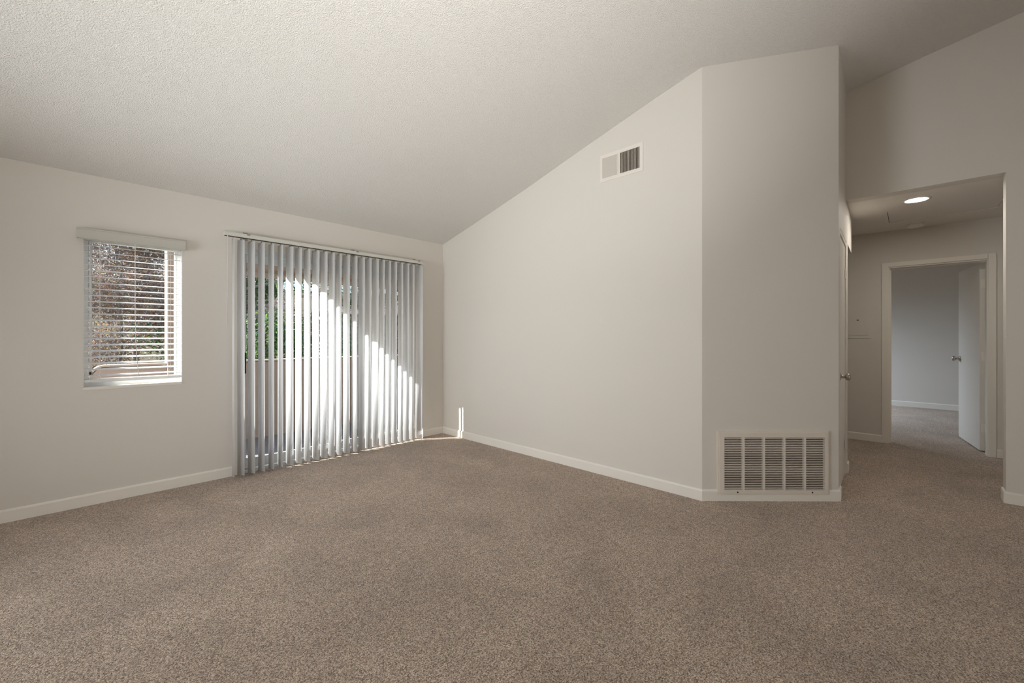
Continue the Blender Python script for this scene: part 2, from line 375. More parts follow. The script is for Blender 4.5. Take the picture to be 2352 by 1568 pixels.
# ------------------------------------------------------------------ doorway casing (trim) and jamb lining
bm = bmn(); cw = 0.052
for x0, x1 in ((FW - 0.016, FW), (FW + 0.12, FW + 0.136)):
    add_box(bm, x0, x1, OY1 - 0.004, OY1 + cw, 0, OZ + 0.044)
    add_box(bm, x0, x1, OY0 - cw, OY0 + 0.004, 0, OZ + 0.044)
    add_box(bm, x0, x1, OY0 + 0.004, OY1 - 0.004, OZ - 0.004, OZ + 0.044)
structure(obj('trim_1', bm, M_TRIM, bevel=0.003), 'white painted casing round the bedroom doorway', 'trim')
bm = bmn()
add_box(bm, FW, FW + 0.12, OY1 - 0.016, OY1, 0, OZ); add_box(bm, FW, FW + 0.12, OY0, OY0 + 0.012, 0, OZ); add_box(bm, FW, FW + 0.12, OY0 + 0.012, OY1 - 0.016, OZ - 0.016, OZ)
add_box(bm, FW + 0.05, FW + 0.08, OY1 - 0.028, OY1 - 0.016, 0, OZ - 0.016); add_box(bm, FW + 0.05, FW + 0.08, OY0 + 0.012, OY1 - 0.028, OZ - 0.028, OZ - 0.016)
structure(obj('trim_2', bm, M_TRIM), 'white jamb lining and stop inside the bedroom doorway', 'trim')

def knob_bm(length=0.06):
    bm = bmn()
    add_lathe(bm, [(0, 0), (0.031, 0), (0.032, 0.004), (0.028, 0.009), (0.012, 0.012), (0.011, 0.030), (0.015, 0.036), (0.0255, 0.042), (0.0285, 0.052), (0.026, 0.062), (0.017, 0.068), (0, 0.069)], 24)
    return bm

def hinge(parent, loc, rotz=0.0):
    bm = bmn(); add_lathe(bm, [(0, -0.045), (0.006, -0.045), (0.006, 0.045), (0, 0.045)], 10)
    add_box(bm, -0.03, 0.0, -0.002, 0.001, -0.044, 0.044); add_box(bm, 0.0, 0.03, -0.002, 0.001, -0.044, 0.044)
    for sx in (-0.018, 0.018):
        for sz in (-0.03, 0, 0.03): add_lathe(bm, [(0, 0), (0.004, 0), (0.003, 0.0015), (0, 0.0015)], 8, Matrix.Translation((sx, -0.002, sz)) @ Matrix.Rotation(math.pi / 2, 4, 'X'))
    o = obj('hinge', bm, M_TRIM, parent, loc=loc); o.rotation_euler.z = rotz
    return o

# bedroom door, standing open
ang = math.atan2(0.108, 0.78)
d2 = empty_structure('door_2', 'white flush bedroom door standing open beyond the hall', 'door', (3.364, -4.806, 0.0), ang)
bm = bmn(); add_box(bm, 0, 0.775, 0.0, 0.038, 0.014, 1.975)
leaf = obj('leaf', bm, M_DOOR, d2, bevel=0.002)
for s, y in ((1, 0.038), (-1, 0.0)):
    k = obj('knob', knob_bm(), M_METAL, leaf, smooth=True, loc=(0.715, y, 0.945)); k.rotation_euler = (-s * math.pi / 2, 0, 0); k['label'] = 'satin metal round knob'
bm = bmn(); add_box(bm, 0.7745, 0.777, 0.006, 0.03, 0.91, 0.975); obj('latch_plate', bm, M_METAL, leaf)
for z in (0.25, 1.0, 1.76): hinge(d2, (-0.004, 0.0, z), math.pi / 2)

# closet door in the narrow side wall
sa = math.atan(0.0314)
d1 = empty_structure('door_1', 'white closet door with round metal knob in the narrow side wall', 'door', (0.837, side_y(0.837), 0.0), sa)
bm = bmn(); add_box(bm, 0.018, 0.648, 0.010, 0.045, 0.012, 1.995)
leaf = obj('leaf', bm, M_DOOR, d1, bevel=0.0015)
bm = bmn(); add_box(bm, 0.0, 0.016, 0.002, 0.11, 0, 2.03); add_box(bm, 0.650, 0.668, 0.0, 0.11, 0, 2.03); add_box(bm, 0.016, 0.650, 0.002, 0.11, 1.998, 2.03)
obj('jamb', bm, M_TRIM, d1)
k = obj('knob', knob_bm(), M_METAL, leaf, smooth=True, loc=(0.065, 0.010, 0.895)); k.rotation_euler = (math.pi / 2, 0, 0); k['label'] = 'satin metal round knob'
for z in (0.262, 1.76): hinge(d1, (0.649, 0.006, z))

# ------------------------------------------------------------------ window with frame, sash, glass, sill
w1 = empty_structure('window_1', 'white framed single pane window left of the vertical blind', 'window', (0, 0, 0))
def frame(bm, x0, x1, z0, z1, y0, y1, wl, wr=None, wt=None, wb=None):
    wr = wl if wr is None else wr; wt = wl if wt is None else wt; wb = wl if wb is None else wb
    add_box(bm, x0, x0 + wl, y0, y1, z0, z1); add_box(bm, x1 - wr, x1, y0, y1, z0, z1)
    add_box(bm, x0 + wl, x1 - wr, y0, y1, z1 - wt, z1); add_box(bm, x0 + wl, x1 - wr, y0, y1, z0, z0 + wb)
bm = bmn(); frame(bm, WX0, WX1, WZ0, WZ1, 0.085, 0.15, 0.029, 0.022)
obj('window_frame', bm, M_WHITE, w1, bevel=0.002)
bm = bmn(); frame(bm, WX0 + 0.034, WX1 - 0.024, WZ0 + 0.03, WZ1 - 0.03, 0.100, 0.125, 0.014, 0.014, 0.022, 0.026)
s1 = obj('sash', bm, M_WHITE, w1, bevel=0.002)
bm = bmn(); add_box(bm, WX0 + 0.044, WX1 - 0.034, 0.110, 0.114, WZ0 + 0.05, WZ1 - 0.05); obj('pane', bm, M_GLASS, s1)
bm = bmn(); add_box(bm, WX0 + 0.033, WX0 + 0.045, 0.086, 0.100, 0.925, 0.945); add_box(bm, WX0 + 0.033, WX0 + 0.045, 0.086, 0.100, 0.868, 0.880); obj('latch', bm, M_BLACK, s1, bevel=0.002)
bm = bmn()   # painted return of the opening and the stool
add_box(bm, WX0, WX1, -0.006, 0.086, WZ0 - 0.016, WZ0 + 0.004)
obj('window_sill', bm, M_TRIM, w1, bevel=0.003)
bm = bmn(); add_box(bm, WX1 - 0.004, WX1, 0.001, 0.086, WZ0 + 0.004, WZ1); add_box(bm, WX0, WX0 + 0.004, 0.001, 0.086, WZ0 + 0.004, WZ1)
obj('reveal', bm, M_WHITE, w1)

# horizontal blind in the window
hb = thing('horizontal_blind', 'white horizontal slat blind, open, hanging in the left window', 'blind', (-2.868, 0.03, 1.94))
L0 = Vector((-2.868, 0.03, 1.94))
def rel(bm, L):
    for v in bm.verts: v.co -= L
    return bm
bm = bmn(); add_box(bm, -3.177, -2.573, -0.058, -0.048, 1.897, 1.962); add_box(bm, -3.177, -3.167, -0.048, 0.0, 1.897, 1.962); add_box(bm, -2.583, -2.573, -0.048, 0.0, 1.897, 1.962)
add_box(bm, -3.177, -2.573, -0.062, -0.048, 1.955, 1.966); add_box(bm, -3.177, -2.573, -0.062, -0.048, 1.893, 1.903)
obj('valance', rel(bm, L0), mat('valance_enamel', (198, 196, 188), 0.45), hb, bevel=0.002)
bm = bmn(); add_box(bm, WX0 + 0.006, WX1 - 0.006, 0.002, 0.056, 1.895, 1.945); obj('head_rail', rel(bm, L0), M_RAIL, hb)
# slat: gently crowned strip 50 mm deep
sw = (WX1 - WX0) / 2 - 0.006
bm = bmn(); rows = []
for i in range(6):
    t = i / 5 - 0.5; z = 0.004 * (1 - (2 * t) ** 2)
    rows.append([bm.verts.new((sx * sw, t * 0.050, z + dz)) for dz in (0.0, 0.0026) for sx in (-1, 1)])
for a, b in zip(rows, rows[1:]):
    bm.faces.new([a[0], a[1], b[1], b[0]]); bm.faces.new([a[2], b[2], b[3], a[3]]); bm.faces.new([a[0], b[0], b[2], a[2]]); bm.faces.new([a[1], a[3], b[3], b[1]])
for r in (rows[0], rows[-1]): bm.faces.new([r[0], r[2], r[3], r[1]])
bmesh.ops.recalc_face_normals(bm, faces=bm.faces)
slat_me = bpy.data.meshes.new('slat'); bm.to_mesh(slat_me); bm.free(); slat_me.materials.append(M_BLIND)
z = 1.895
zs = []
N = 22
for i in range(N):
    zz = 1.858 - i * (1.858 - 0.920) / (N - 1); zs.append(zz)
    meshobj('slat', slat_me, hb, Vector((-2.8675, 0.029, zz)) - L0, (math.radians(9) + random.uniform(-0.02, 0.02), 0, 0))
bm = bmn(); add_box(bm, -2.8675 - sw, -2.8675 + sw, 0.006, 0.053, 0.874, 0.896); obj('bottom_rail', rel(bm, L0), M_BLIND, hb, bevel=0.003)
for x in (-3.06, -2.675):
    bm = bmn()
    for y in (0.0035, 0.0545): add_box(bm, x - 0.0012, x + 0.0012, y - 0.0006, y + 0.0006, 0.88, 1.90)
    for zz in zs: add_box(bm, x - 0.0008, x + 0.0008, 0.004, 0.054, zz - 0.0028, zz - 0.0018)
    obj('ladder_cord', rel(bm, L0), M_CORD, hb)
bm = bmn(); add_tube(bm, [(-2.872, -0.012, 1.90), (-2.872, -0.012, 1.40), (-2.868, -0.012, 1.15), (-2.857, -0.010, 0.97), (-2.848, -0.004, 0.90)], 0.0026, 6)
obj('tilt_wand', rel(bm, L0), M_CORD, hb)
bm = bmn(); add_tube(bm, [(-2.665, -0.010, 1.90), (-2.665, -0.012, 1.2), (-2.662, -0.012, 0.99), (-2.670, -0.008, 0.93), (-2.676, -0.004, 0.90)], 0.0016, 6)
obj('lift_cord', rel(bm, L0), M_CORD, hb)

# ------------------------------------------------------------------ sliding glass door
d3 = empty_structure('door_3', 'white framed sliding glass door behind the vertical blind', 'door', (0, 0, 0))
bm = bmn(); add_box(bm, DX0, DX0 + 0.035, 0.015, 0.13, 0, DZ1); add_box(bm, DX1 - 0.035, DX1, 0.015, 0.13, 0, DZ1)
add_box(bm, DX0 + 0.035, DX1 - 0.035, 0.015, 0.13, DZ1 - 0.05, DZ1); add_box(bm, DX0 + 0.035, DX1 - 0.035, 0.015, 0.13, -0.004, 0.022)
add_box(bm, DX0 + 0.035, DX1 - 0.035, 0.060, 0.066, 0.022, 0.030)
obj('door_frame', bm, M_ALU, d3, bevel=0.002)
def panel(x0, x1, y0, y1):
    bm = bmn(); frame(bm, x0, x1, 0.032, 1.938, y0, y1, 0.042, 0.042, 0.07, 0.085)
    p = obj('sliding_panel', bm, M_ALU, d3, bevel=0.002)
    bm = bmn(); ym = (y0 + y1) / 2; add_box(bm, x0 + 0.045, x1 - 0.05, ym - 0.003, ym + 0.003, 0.11, 1.875)
    obj('pane', bm, M_GLASS, p)
    return p
p1 = panel(DX0 + 0.033, -1.308, 0.034, 0.058)
panel(-1.346, DX1 - 0.033, 0.068, 0.092)
bm = bmn(); add_box(bm, -2.158, -2.143, -0.004, 0.008, 0.878, 1.064); add_box(bm, -2.160, -2.146, 0.006, 0.031, 0.885, 0.905); add_box(bm, -2.160, -2.146, 0.006, 0.031, 1.037, 1.057)
add_box(bm, -2.150, -2.138, 0.014, 0.030, 0.955, 1.03)
h_ = obj('handle', bm, M_BLACK, p1, bevel=0.002); h_['label'] = 'black pull handle'

# ------------------------------------------------------------------ vertical blind
VY = -0.085
vb = thing('vertical_blind', 'white vertical slat blind hanging across the sliding glass door', 'blind', (-1.35, VY, 2.07))
V0 = Vector((-1.35, VY, 2.07))
bm = bmn(); add_box(bm, -2.324, -0.376, VY - 0.022, VY + 0.022, 2.054, 2.084)
add_box(bm, -2.324, -0.376, VY - 0.025, VY - 0.02, 2.078, 2.087)
obj('head_rail', rel(bm, V0), M_RAIL, vb, bevel=0.002)
bm = bmn(); add_box(bm, -2.320, -0.380, VY - 0.016, VY + 0.016, 2.0525, 2.0545); obj('rail_slot', rel(bm, V0), M_HOLE, vb)
for x in (-2.15, -1.17, -0.42):
    bm = bmn(); add_box(bm, x - 0.018, x + 0.018, VY - 0.02, 0.0, 2.086, 2.089); add_box(bm, x - 0.018, x + 0.018, -0.003, 0.0, 2.05, 2.12); add_box(bm, x - 0.012, x + 0.012, VY - 0.027, VY - 0.02, 2.076, 2.090)
    obj('bracket', rel(bm, V0), M_CLIP, vb)
# curved vane: 89 mm wide, about 2 m long
def vane_mesh(bow):
    bm = bmn(); W = 0.089; n = 8; H0, H1 = -2.018, 0.0; a = []
    for i in range(n + 1):
        t = i / n - 0.5; y = -t * W; x = bow * (1 - (2 * t) ** 2)
        nx = 0.0008
        a.append([bm.verts.new((x + sx * nx / 2, y, z)) for sx in (-1, 1) for z in (H0, H1)])
    for p, q in zip(a, a[1:]):
        bm.faces.new([p[0], q[0], q[1], p[1]]); bm.faces.new([p[2], p[3], q[3], q[2]]); bm.faces.new([p[1], q[1], q[3], p[3]]); bm.faces.new([p[0], p[2], q[2], q[0]])
    for p in (a[0], a[-1]): bm.faces.new([p[0], p[1], p[3], p[2]])
    bmesh.ops.recalc_face_normals(bm, faces=bm.faces)
    me = bpy.data.meshes.new('vane'); bm.to_mesh(me); bm.free(); me.materials.append(M_SLAT)
    for p in me.polygons: p.use_smooth = abs(p.normal.x) > 0.5
    return me
vane_me = vane_mesh(-0.006)
bm = bmn(); add_box(bm, -0.002, 0.002, -0.004, 0.004, 0.0, 0.018); add_box(bm, -0.003, 0.003, -0.010, 0.010, -0.012, 0.004)
clip_me = bpy.data.meshes.new('carrier'); bmesh.ops.recalc_face_normals(bm, faces=bm.faces); bm.to_mesh(clip_me); bm.free(); clip_me.materials.append(M_CLIP)
VANES = [(-2.258, -4), (-2.201, 22), (-2.123, 22), (-2.045, 19), (-1.966, 13), (-1.891, 11), (-1.813, 25), (-1.735, 18), (-1.658, 18), (-1.578, 24), (-1.501, 24), (-1.426, 18),
         (-1.352, 9), (-1.275, 21), (-1.190, 13), (-1.113, 23), (-1.037, 20), (-0.957, 24), (-0.880, 12), (-0.805, 11), (-0.732, 12), (-0.652, 10), (-0.578, 16), (-0.505, 9), (-0.402, 39)]
for i, (x, th) in enumerate(VANES):
    v = meshobj('vane', vane_me, vb, Vector((x, VY, 2.036 + random.uniform(-0.003, 0.001))) - V0, (0, 0, math.radians(th)))
    meshobj('carrier', clip_me, v, (0, 0, 0))
bm = bmn(); add_tube(bm, [(-2.306, VY - 0.035, 2.055), (-2.308, VY - 0.045, 1.9), (-2.310, VY - 0.045, 1.30)], 0.0026, 8); add_tube(bm, [(-2.310, VY - 0.045, 1.35), (-2.310, VY - 0.045, 1.30)], 0.0036, 8)
obj('wand', rel(bm, V0), M_RAIL, vb)

# ------------------------------------------------------------------ return air grille on the angled wall
ga = math.atan2(tdir.y, tdir.x)
gr = thing('return_air_grille', 'cream louvred return air grille low on the angled wall', 'air grille', A2, ga)
# local frame: x along wall, y into the room is negative of +y?  outward normal is local -y
bm = bmn(); add_box(bm, 0.13, 0.90, -0.001, 0.0, 0.065, 0.495); obj('duct_back', bm, M_DARK, gr)
bm = bmn()
gx0, gx1, gz0, gz1 = 0.118, 0.908, 0.055, 0.503
frame(bm, gx0, gx1, gz0, gz1, -0.020, 0.0, 0.0355, 0.0265, 0.036, 0.030)
for a, b in ((0.2845, 0.3015), (0.4345, 0.4495), (0.5825, 0.5980), (0.7310, 0.7465)): add_box(bm, a, b, -0.0195, -0.002, gz0 + 0.030, gz1 - 0.036)
obj('grille_frame', bm, M_GRILLE, gr)
bm = bmn(); frame(bm, gx0 - 0.010, gx1 + 0.010, gz0 - 0.004, gz1 + 0.010, -0.014, 0.0, 0.010, 0.010, 0.010, 0.004)
obj('flange', bm, M_GRILLE, gr)
def louver_mesh(wd):
    bm = bmn()
    pr = [(-0.0195, 0.0030), (-0.0190, -0.0024), (-0.0130, -0.0058), (-0.0130, -0.0048), (-0.0180, -0.0016), (-0.0184, 0.0030)]
    a = [bm.verts.new((0, y, z)) for y, z in pr]; b = [bm.verts.new((wd, y, z)) for y, z in pr]
    for i in range(6): bm.faces.new([a[i], a[(i + 1) % 6], b[(i + 1) % 6], b[i]])
    bm.faces.new(a); bm.faces.new(b[::-1]); bmesh.ops.recalc_face_normals(bm, faces=bm.faces)
    me = bpy.data.meshes.new('louver'); bm.to_mesh(me); bm.free(); me.materials.append(M_GRILLE); return me
lm = louver_mesh(0.133)
for cx in (0.1530, 0.3015, 0.4495, 0.5980, 0.7465):
    for j in range(30): meshobj('louver', lm, gr, (cx, 0, 0.0935 + j * 0.01265))
for sx in (0.2502, 0.792):
    bm = bmn(); add_lathe(bm, [(0, 0), (0.0055, 0), (0.005, 0.002), (0, 0.003)], 12, Matrix.Translation((sx, -0.020, 0.068)) @ Matrix.Rotation(math.pi / 2, 4, 'X'))
    obj('screw', bm, M_HOLE, gr)

# ------------------------------------------------------------------ supply register high on the gable wall
sv = thing('supply_vent', 'white two-way supply vent high on the gable wall', 'air vent', (0.0, -2.48, 2.668))
R0 = Vector((0.0, -2.48, 2.668))
vy0, vy1, vz0, vz1 = -2.675, -2.275, 2.552, 2.786
bm = bmn()
def yframe(bm, y0, y1, z0, z1, x0, x1, w_):
    add_box(bm, x0, x1, y0, y0 + w_, z0, z1); add_box(bm, x0, x1, y1 - w_, y1, z0, z1); add_box(bm, x0, x1, y0 + w_, y1 - w_, z1 - w_, z1); add_box(bm, x0, x1, y0 + w_, y1 - w_, z0, z0 + w_)
yframe(bm, vy0, vy1, vz0, vz1, -0.006, 0.0, 0.030); add_box(bm, -0.006, -0.001, -2.468, -2.452, vz0 + 0.03, vz1 - 0.03)
obj('vent_frame', rel(bm, R0), M_VENT, sv)
bm = bmn(); add_box(bm, -0.0015, 0.0, vy0 + 0.03, vy1 - 0.03, vz0 + 0.03, vz1 - 0.03); obj('duct_back', rel(bm, R0), M_DARK, sv)
bm = bmn(); add_box(bm, -0.0056, 0.0056, -0.0006, 0.0006, -0.087, 0.087)
fin = bpy.data.meshes.new('fin'); bmesh.ops.recalc_face_normals(bm, faces=bm.faces); bm.to_mesh(fin); bm.free(); fin.materials.append(M_VENT)
for j in range(12): meshobj('fin', fin, sv, (-0.0062, -2.445 + j * 0.01285 + 2.48, 0.001), (0, 0, math.radians(-40)))
for j in range(14): meshobj('fin', fin, sv, (-0.0062, -2.638 + j * 0.01285 + 2.48, 0.001), (0, 0, math.radians(38)))

# ------------------------------------------------------------------ hall: lamp, hatch, smoke alarm, breaker panel
cl = thing('recessed_light', 'round lit recessed lamp in the hall ceiling', 'ceiling lamp', (1.868, -4.281, HC))
bm = bmn(); add_lathe(bm, [(0.071, -0.003), (0.074, -0.006), (0.092, -0.005), (0.097, -0.001), (0.097, 0.0), (0.071, 0.0)], 40)
bm2 = bm; obj('trim_ring', bm, M_WHITE, cl, smooth=True)
bm = bmn(); add_lathe(bm, [(0, -0.0045), (0.071, -0.0035), (0.071, -0.001), (0, -0.001)], 40); obj('lens', bm, M_LENS, cl)
ah = thing('attic_hatch', 'flat painted attic hatch in the hall ceiling behind the lamp', 'hatch', (2.44, -4.455, HC))
bm = bmn(); add_box(bm, -0.249, 0.245, -0.369, 0.369, 0.003, 0.022); obj('panel', bm, M_HCEIL, ah, bevel=0.001)
bm = bmn(); add_box(bm, -0.27, 0.27, -0.39, 0.39, 0.1, 0.115); obj('frame_lid', bm, M_DARK, ah)
sm = thing('smoke_detector', 'round white smoke alarm on the hall ceiling before the doorway', 'smoke alarm', (2.90, -4.284, HC))
bm = bmn(); add_lathe(bm, [(0, -0.012), (0.076, -0.012), (0.078, -0.008), (0.078, 0.0), (0, 0.0)], 32); obj('base_plate', bm, M_DET, sm)
bm = bmn(); add_lathe(bm, [(0, -0.045), (0.045, -0.045), (0.058, -0.040), (0.064, -0.030), (0.066, -0.0125), (0, -0.0125)], 32); obj('cover', bm, M_DET, sm, smooth=True)
ep = thing('breaker_panel', 'painted-over electrical panel on the hall end wall', 'electrical panel', (FW, -3.73, 1.44))
bm = bmn(); add_box(bm, -0.006, 0.0, -0.195, 0.195, -0.255, 0.27); obj('panel_frame', bm, M_WALL, ep, bevel=0.002)
bm = bmn(); add_box(bm, -0.010, -0.006, -0.165, 0.165, -0.22, 0.24); pd = obj('panel_door', bm, M_WALL, ep, bevel=0.001)
bm = bmn(); add_box(bm, -0.014, -0.010, -0.078, -0.058, -0.047, -0.035); obj('latch', bm, M_DARK, pd, bevel=0.001)

# ------------------------------------------------------------------ balcony outside
bm = bmn(); add_box(bm, -3.6, 2.2, 0.16, 1.72, -0.2, -0.03)
structure(obj('floor_balcony', bm, M_DECK), 'grey coated balcony floor outside the sliding door', 'floor')
bm = bmn()
pts = [(-3.075, -0.4), (2.0, -0.4), (2.0, 0.895)] + [(-3.075 + 0.10 - 0.10 * math.sin(a), 0.895 - 0.10 + 0.10 * math.cos(a)) for a in [i * math.pi / 2 / 6 for i in range(7)]]
a = [bm.verts.new((x, 1.55, z)) for x, z in pts]; b = [bm.verts.new((x, 1.70, z)) for x, z in pts]
bm.faces.new(a); bm.faces.new(b[::-1])
for i in range(len(pts)): bm.faces.new([a[i], a[(i + 1) % len(pts)], b[(i + 1) % len(pts)], b[i]])
structure(obj('wall_balcony', bm, M_STUCCO), 'low beige stucco balcony wall with rounded end', 'wall')
bm = bmn()
cap = [(-3.09 + 0.11 - 0.11 * math.sin(t), 0.895 - 0.10 + 0.11 * math.cos(t)) for t in [i * math.pi / 2 / 6 for i in range(7)]][::-1] + [(2.0, 0.905)]
for (xa, za), (xb, zb) in zip(cap, cap[1:]):
    va_ = [bm.verts.new((x, y, z + dz)) for x, z in ((xa, za), (xb, zb)) for y in (1.546, 1.704) for dz in (0, 0.016)]
    for f in ((0, 1, 3, 2), (4, 6, 7, 5), (0, 4, 5, 1), (2, 3, 7, 6), (0, 2, 6, 4), (1, 5, 7, 3)): bm.faces.new([va_[i] for i in f])
structure(obj('trim_3', bm, M_CAP), 'pale cap along the top of the balcony wall', 'trim')
bm = bmn(); add_box(bm, -2.505, -2.30, 1.50, 1.72, -0.2, 2.30)
structure(obj('pillar_balcony', bm, M_STUCCO), 'square beige stucco pillar at the balcony corner', 'pillar')
bm = bmn(); add_box(bm, -2.30, 2.2, 1.50, 1.72, 1.985, 2.25)
structure(obj('beam_balcony', bm, M_STUCCO), 'beige beam over the balcony opening', 'beam')
bm = bmn(); add_box(bm, -2.30, 2.2, 1.49, 1.73, 1.955, 1.985)
structure(obj('trim_4', bm, M_CAP), 'white edge strip under the balcony beam', 'trim')
RX0 = -2.40
bm = bmn(); add_prism(bm, [(RX0, 0.16), (2.2, 0.16), (2.2, 1.74), (-2.298, 1.74), (-2.298, 1.498), (RX0, 1.498)], lambda y: 2.42 - 0.26 * y, lambda y: 2.56 - 0.26 * y)
structure(obj('roof_balcony', bm, [M_STUCCO]), 'sloping roof over the balcony in front of the sliding door', 'roof')
bm = bmn(); add_box(bm, 1.6, 1.75, 0.16, 1.72, -0.2, 2.5)
structure(obj('wall_balcony_end', bm, M_STUCCO), 'beige end wall of the balcony', 'wall')

# ------------------------------------------------------------------ hillside, trees and house outside
def hill_z(x, y):
    return -3.0 + max(0.0, y - 6.0) * 0.24 + 0.25 * math.sin(x * 0.7 + y * 0.3) * min(1, max(0, (y - 5) / 4))
bm = bmn(); gx = [-30 + i * 2.5 for i in range(29)]; gy = [0.3 + j * 2.0 for j in range(24)]
grid = [[bm.verts.new((x, y, hill_z(x, y))) for x in gx] for y in gy]
for r0, r1 in zip(grid, grid[1:]):
    for i in range(len(gx) - 1): bm.faces.new([r0[i], r0[i + 1], r1[i + 1], r1[i]])
structure(obj('ground', bm, M_SOIL, smooth=True), 'wooded earth bank rising behind the balcony', 'ground')

class Leaves:
    def __init__(self, seed): self.rng = np.random.default_rng(seed); self.parts = []
    def cloud(self, centre, radii, count, size):
        r = self.rng; d = r.normal(size=(count, 3)); d /= np.linalg.norm(d, axis=1)[:, None]
        p = np.array(centre) + d * (r.random((count, 1)) ** (1 / 3)) * np.array(radii)
        s = (size * r.uniform(0.6, 1.3, count))[:, None]
        a = r.normal(size=(count, 3)); a /= np.linalg.norm(a, axis=1)[:, None]
        b = np.cross(a, r.normal(size=(count, 3))); b /= np.linalg.norm(b, axis=1)[:, None]
        c = np.cross(a, b)
        self.parts.append(np.stack([p - 0.5 * s * a, p - s * b + 0.18 * s * c, p + 0.5 * s * a, p + s * b + 0.18 * s * c], axis=1))
    def build(self, name, m, parent):
        q = np.concatenate(self.parts); n = len(q)
        me = bpy.data.meshes.new(name); me.vertices.add(n * 4); me.vertices.foreach_set('co', q.reshape(-1).astype(np.float32))
        base = (np.arange(n) * 4)[:, None]
        idx = (base + np.array([[0, 1, 2, 0, 2, 3]])).reshape(-1)
        me.loops.add(n * 6); me.loops.foreach_set('vertex_index', idx.astype(np.int32))
        me.polygons.add(n * 2); me.polygons.foreach_set('loop_start', (np.arange(n * 2) * 3).astype(np.int32))
        me.update(calc_edges=True); me.materials.append(m)
        o = bpy.data.objects.new(name, me); COL.objects.link(o); o.parent = parent
        return o

def raw_obj(name, bm, m, parent=None):
    me = bpy.data.meshes.new(name); bm.to_mesh(me); bm.free(); me.materials.append(m)
    o = bpy.data.objects.new(name, me); COL.objects.link(o); o.parent = parent
    return o

def tree(name, label, x, y, h, spread, m_leaf, leaves, size, bark, seed, group, trunk_r=0.16, lean=0.0, low=0.25, nbr=16):
    rnd = random.Random(seed); z0 = hill_z(x, y) - 0.05
    t = thing(name, label, 'tree', (x, y, z0), 0, group)
    bm = bmn(); P = [(0, 0, 0)]
    for i in range(1, 6): P.append((lean * i / 5 * h + rnd.uniform(-0.12, 0.12), rnd.uniform(-0.12, 0.12), h * 0.85 * i / 5))
    add_tube(bm, P, [trunk_r * (1 - 0.16 * i) for i in range(6)], 8)
    obj('trunk', bm, bark, t, smooth=True)
    bmb = bmn(); lv = Leaves(seed)
    for i in range(nbr):
        f = rnd.uniform(low, 0.98); k = min(4, int(f * 5)); a = Vector(P[k]).lerp(Vector(P[k + 1]), f * 5 - k if f * 5 - k <= 1 else 1)
        th = rnd.uniform(0, 6.28); L = spread * rnd.uniform(0.5, 1.0) * (1.15 - 0.5 * f)
        e = a + Vector((math.cos(th) * L, math.sin(th) * L, L * rnd.uniform(0.2, 0.8)))
        mid = a.lerp(e, 0.5) + Vector((rnd.uniform(-.15, .15), rnd.uniform(-.15, .15), rnd.uniform(-.1, .2)))
        add_tube(bmb, [a, mid, e], [trunk_r * 0.32, trunk_r * 0.2, trunk_r * 0.07], 5)
        for _ in range(5):
            s = mid.lerp(e, rnd.uniform(0, 1)); d = Vector((rnd.uniform(-1, 1), rnd.uniform(-1, 1), rnd.uniform(-0.4, 1.0))).normalized() * L * rnd.uniform(0.25, 0.55)
            add_tube(bmb, [s, s + d * 0.5 + Vector((0, 0, 0.05)), s + d], [trunk_r * 0.1, trunk_r * 0.06, 0.004], 4)
            lv.cloud(s + d * 0.7, (L * 0.3, L * 0.3, L * 0.26), max(1, leaves // (nbr * 6)), size)
        lv.cloud(e, (L * 0.42, L * 0.42, L * 0.34), max(1, leaves // (nbr * 6)), size)
    raw_obj('branches', bmb, bark, t)
    lv.build('foliage', m_leaf, t)
    return t

def bush(name, label, x, y, r, h, m_leaf, leaves, size, seed, group):
    rnd = random.Random(seed); z0 = hill_z(x, y) - 0.05
    t = thing(name, label, 'shrub', (x, y, z0), 0, group)
    bm = bmn()
    for i in range(6):
        th = i * 1.05 + rnd.uniform(0, 0.5); add_tube(bm, [(0, 0, 0), (math.cos(th) * r * .3, math.sin(th) * r * .3, h * .5), (math.cos(th) * r * .6, math.sin(th) * r * .6, h * .85)], [0.03, 0.02, 0.008], 5)
    raw_obj('stems', bm, M_BARK, t)
    lv = Leaves(seed)
    for i in range(9): lv.cloud((rnd.uniform(-.5, .5) * r, rnd.uniform(-.5, .5) * r, h * rnd.uniform(.25, .8)), (r * .6, r * .6, h * .32), leaves // 9, size)
    lv.build('foliage', m_leaf, t)
    return t

G1 = 'trees on the bank outside the window'
tree('autumn_tree', 'rust leaved autumn tree filling the left of the window view', -2.55, 9.6, 9.0, 2.5, M_RUST, 39000, 0.029, M_BARK, 11, G1, 0.045, 0.01, 0.2, 20)
tree('autumn_tree', 'brown leaved tree behind the blind cord in the window', -1.3, 10.0, 9.5, 2.6, M_RUST, 39000, 0.031, M_BARK, 12, G1, 0.085, -0.02, 0.2, 20)
tree('bare_tree', 'nearly bare grey tree high in the window view', -1.9, 13.0, 12.0, 3.0, M_GREY, 31200, 0.031, M_BARK, 13, G1, 0.10, 0.02, 0.2, 22)
tree('bare_tree', 'grey twiggy tree behind the rust tree in the window', -3.4, 14.5, 12.5, 3.2, M_GREY, 31200, 0.034, M_BARK, 14, G1, 0.10, 0.0, 0.2, 22)
tree('autumn_tree', 'rusty tree beside the balcony pillar in the window', 0.2, 13.0, 10.0, 2.8, M_RUST, 31200, 0.034, M_BARK, 15, G1, 0.16, 0.0, 0.2, 20)
tree('bare_tree', 'grey twiggy tree at the far left edge of the window view', -4.9, 11.5, 10.0, 2.6, M_GREY, 24000, 0.032, M_BARK, 17, G1, 0.08, 0.0, 0.2, 20)
bush('evergreen_shrub', 'dark green shrub low in the window above the balcony wall', -0.9, 6.8, 1.2, 3.9, M_GREEN, 12600, 0.045, 21, 'shrubs on the bank')
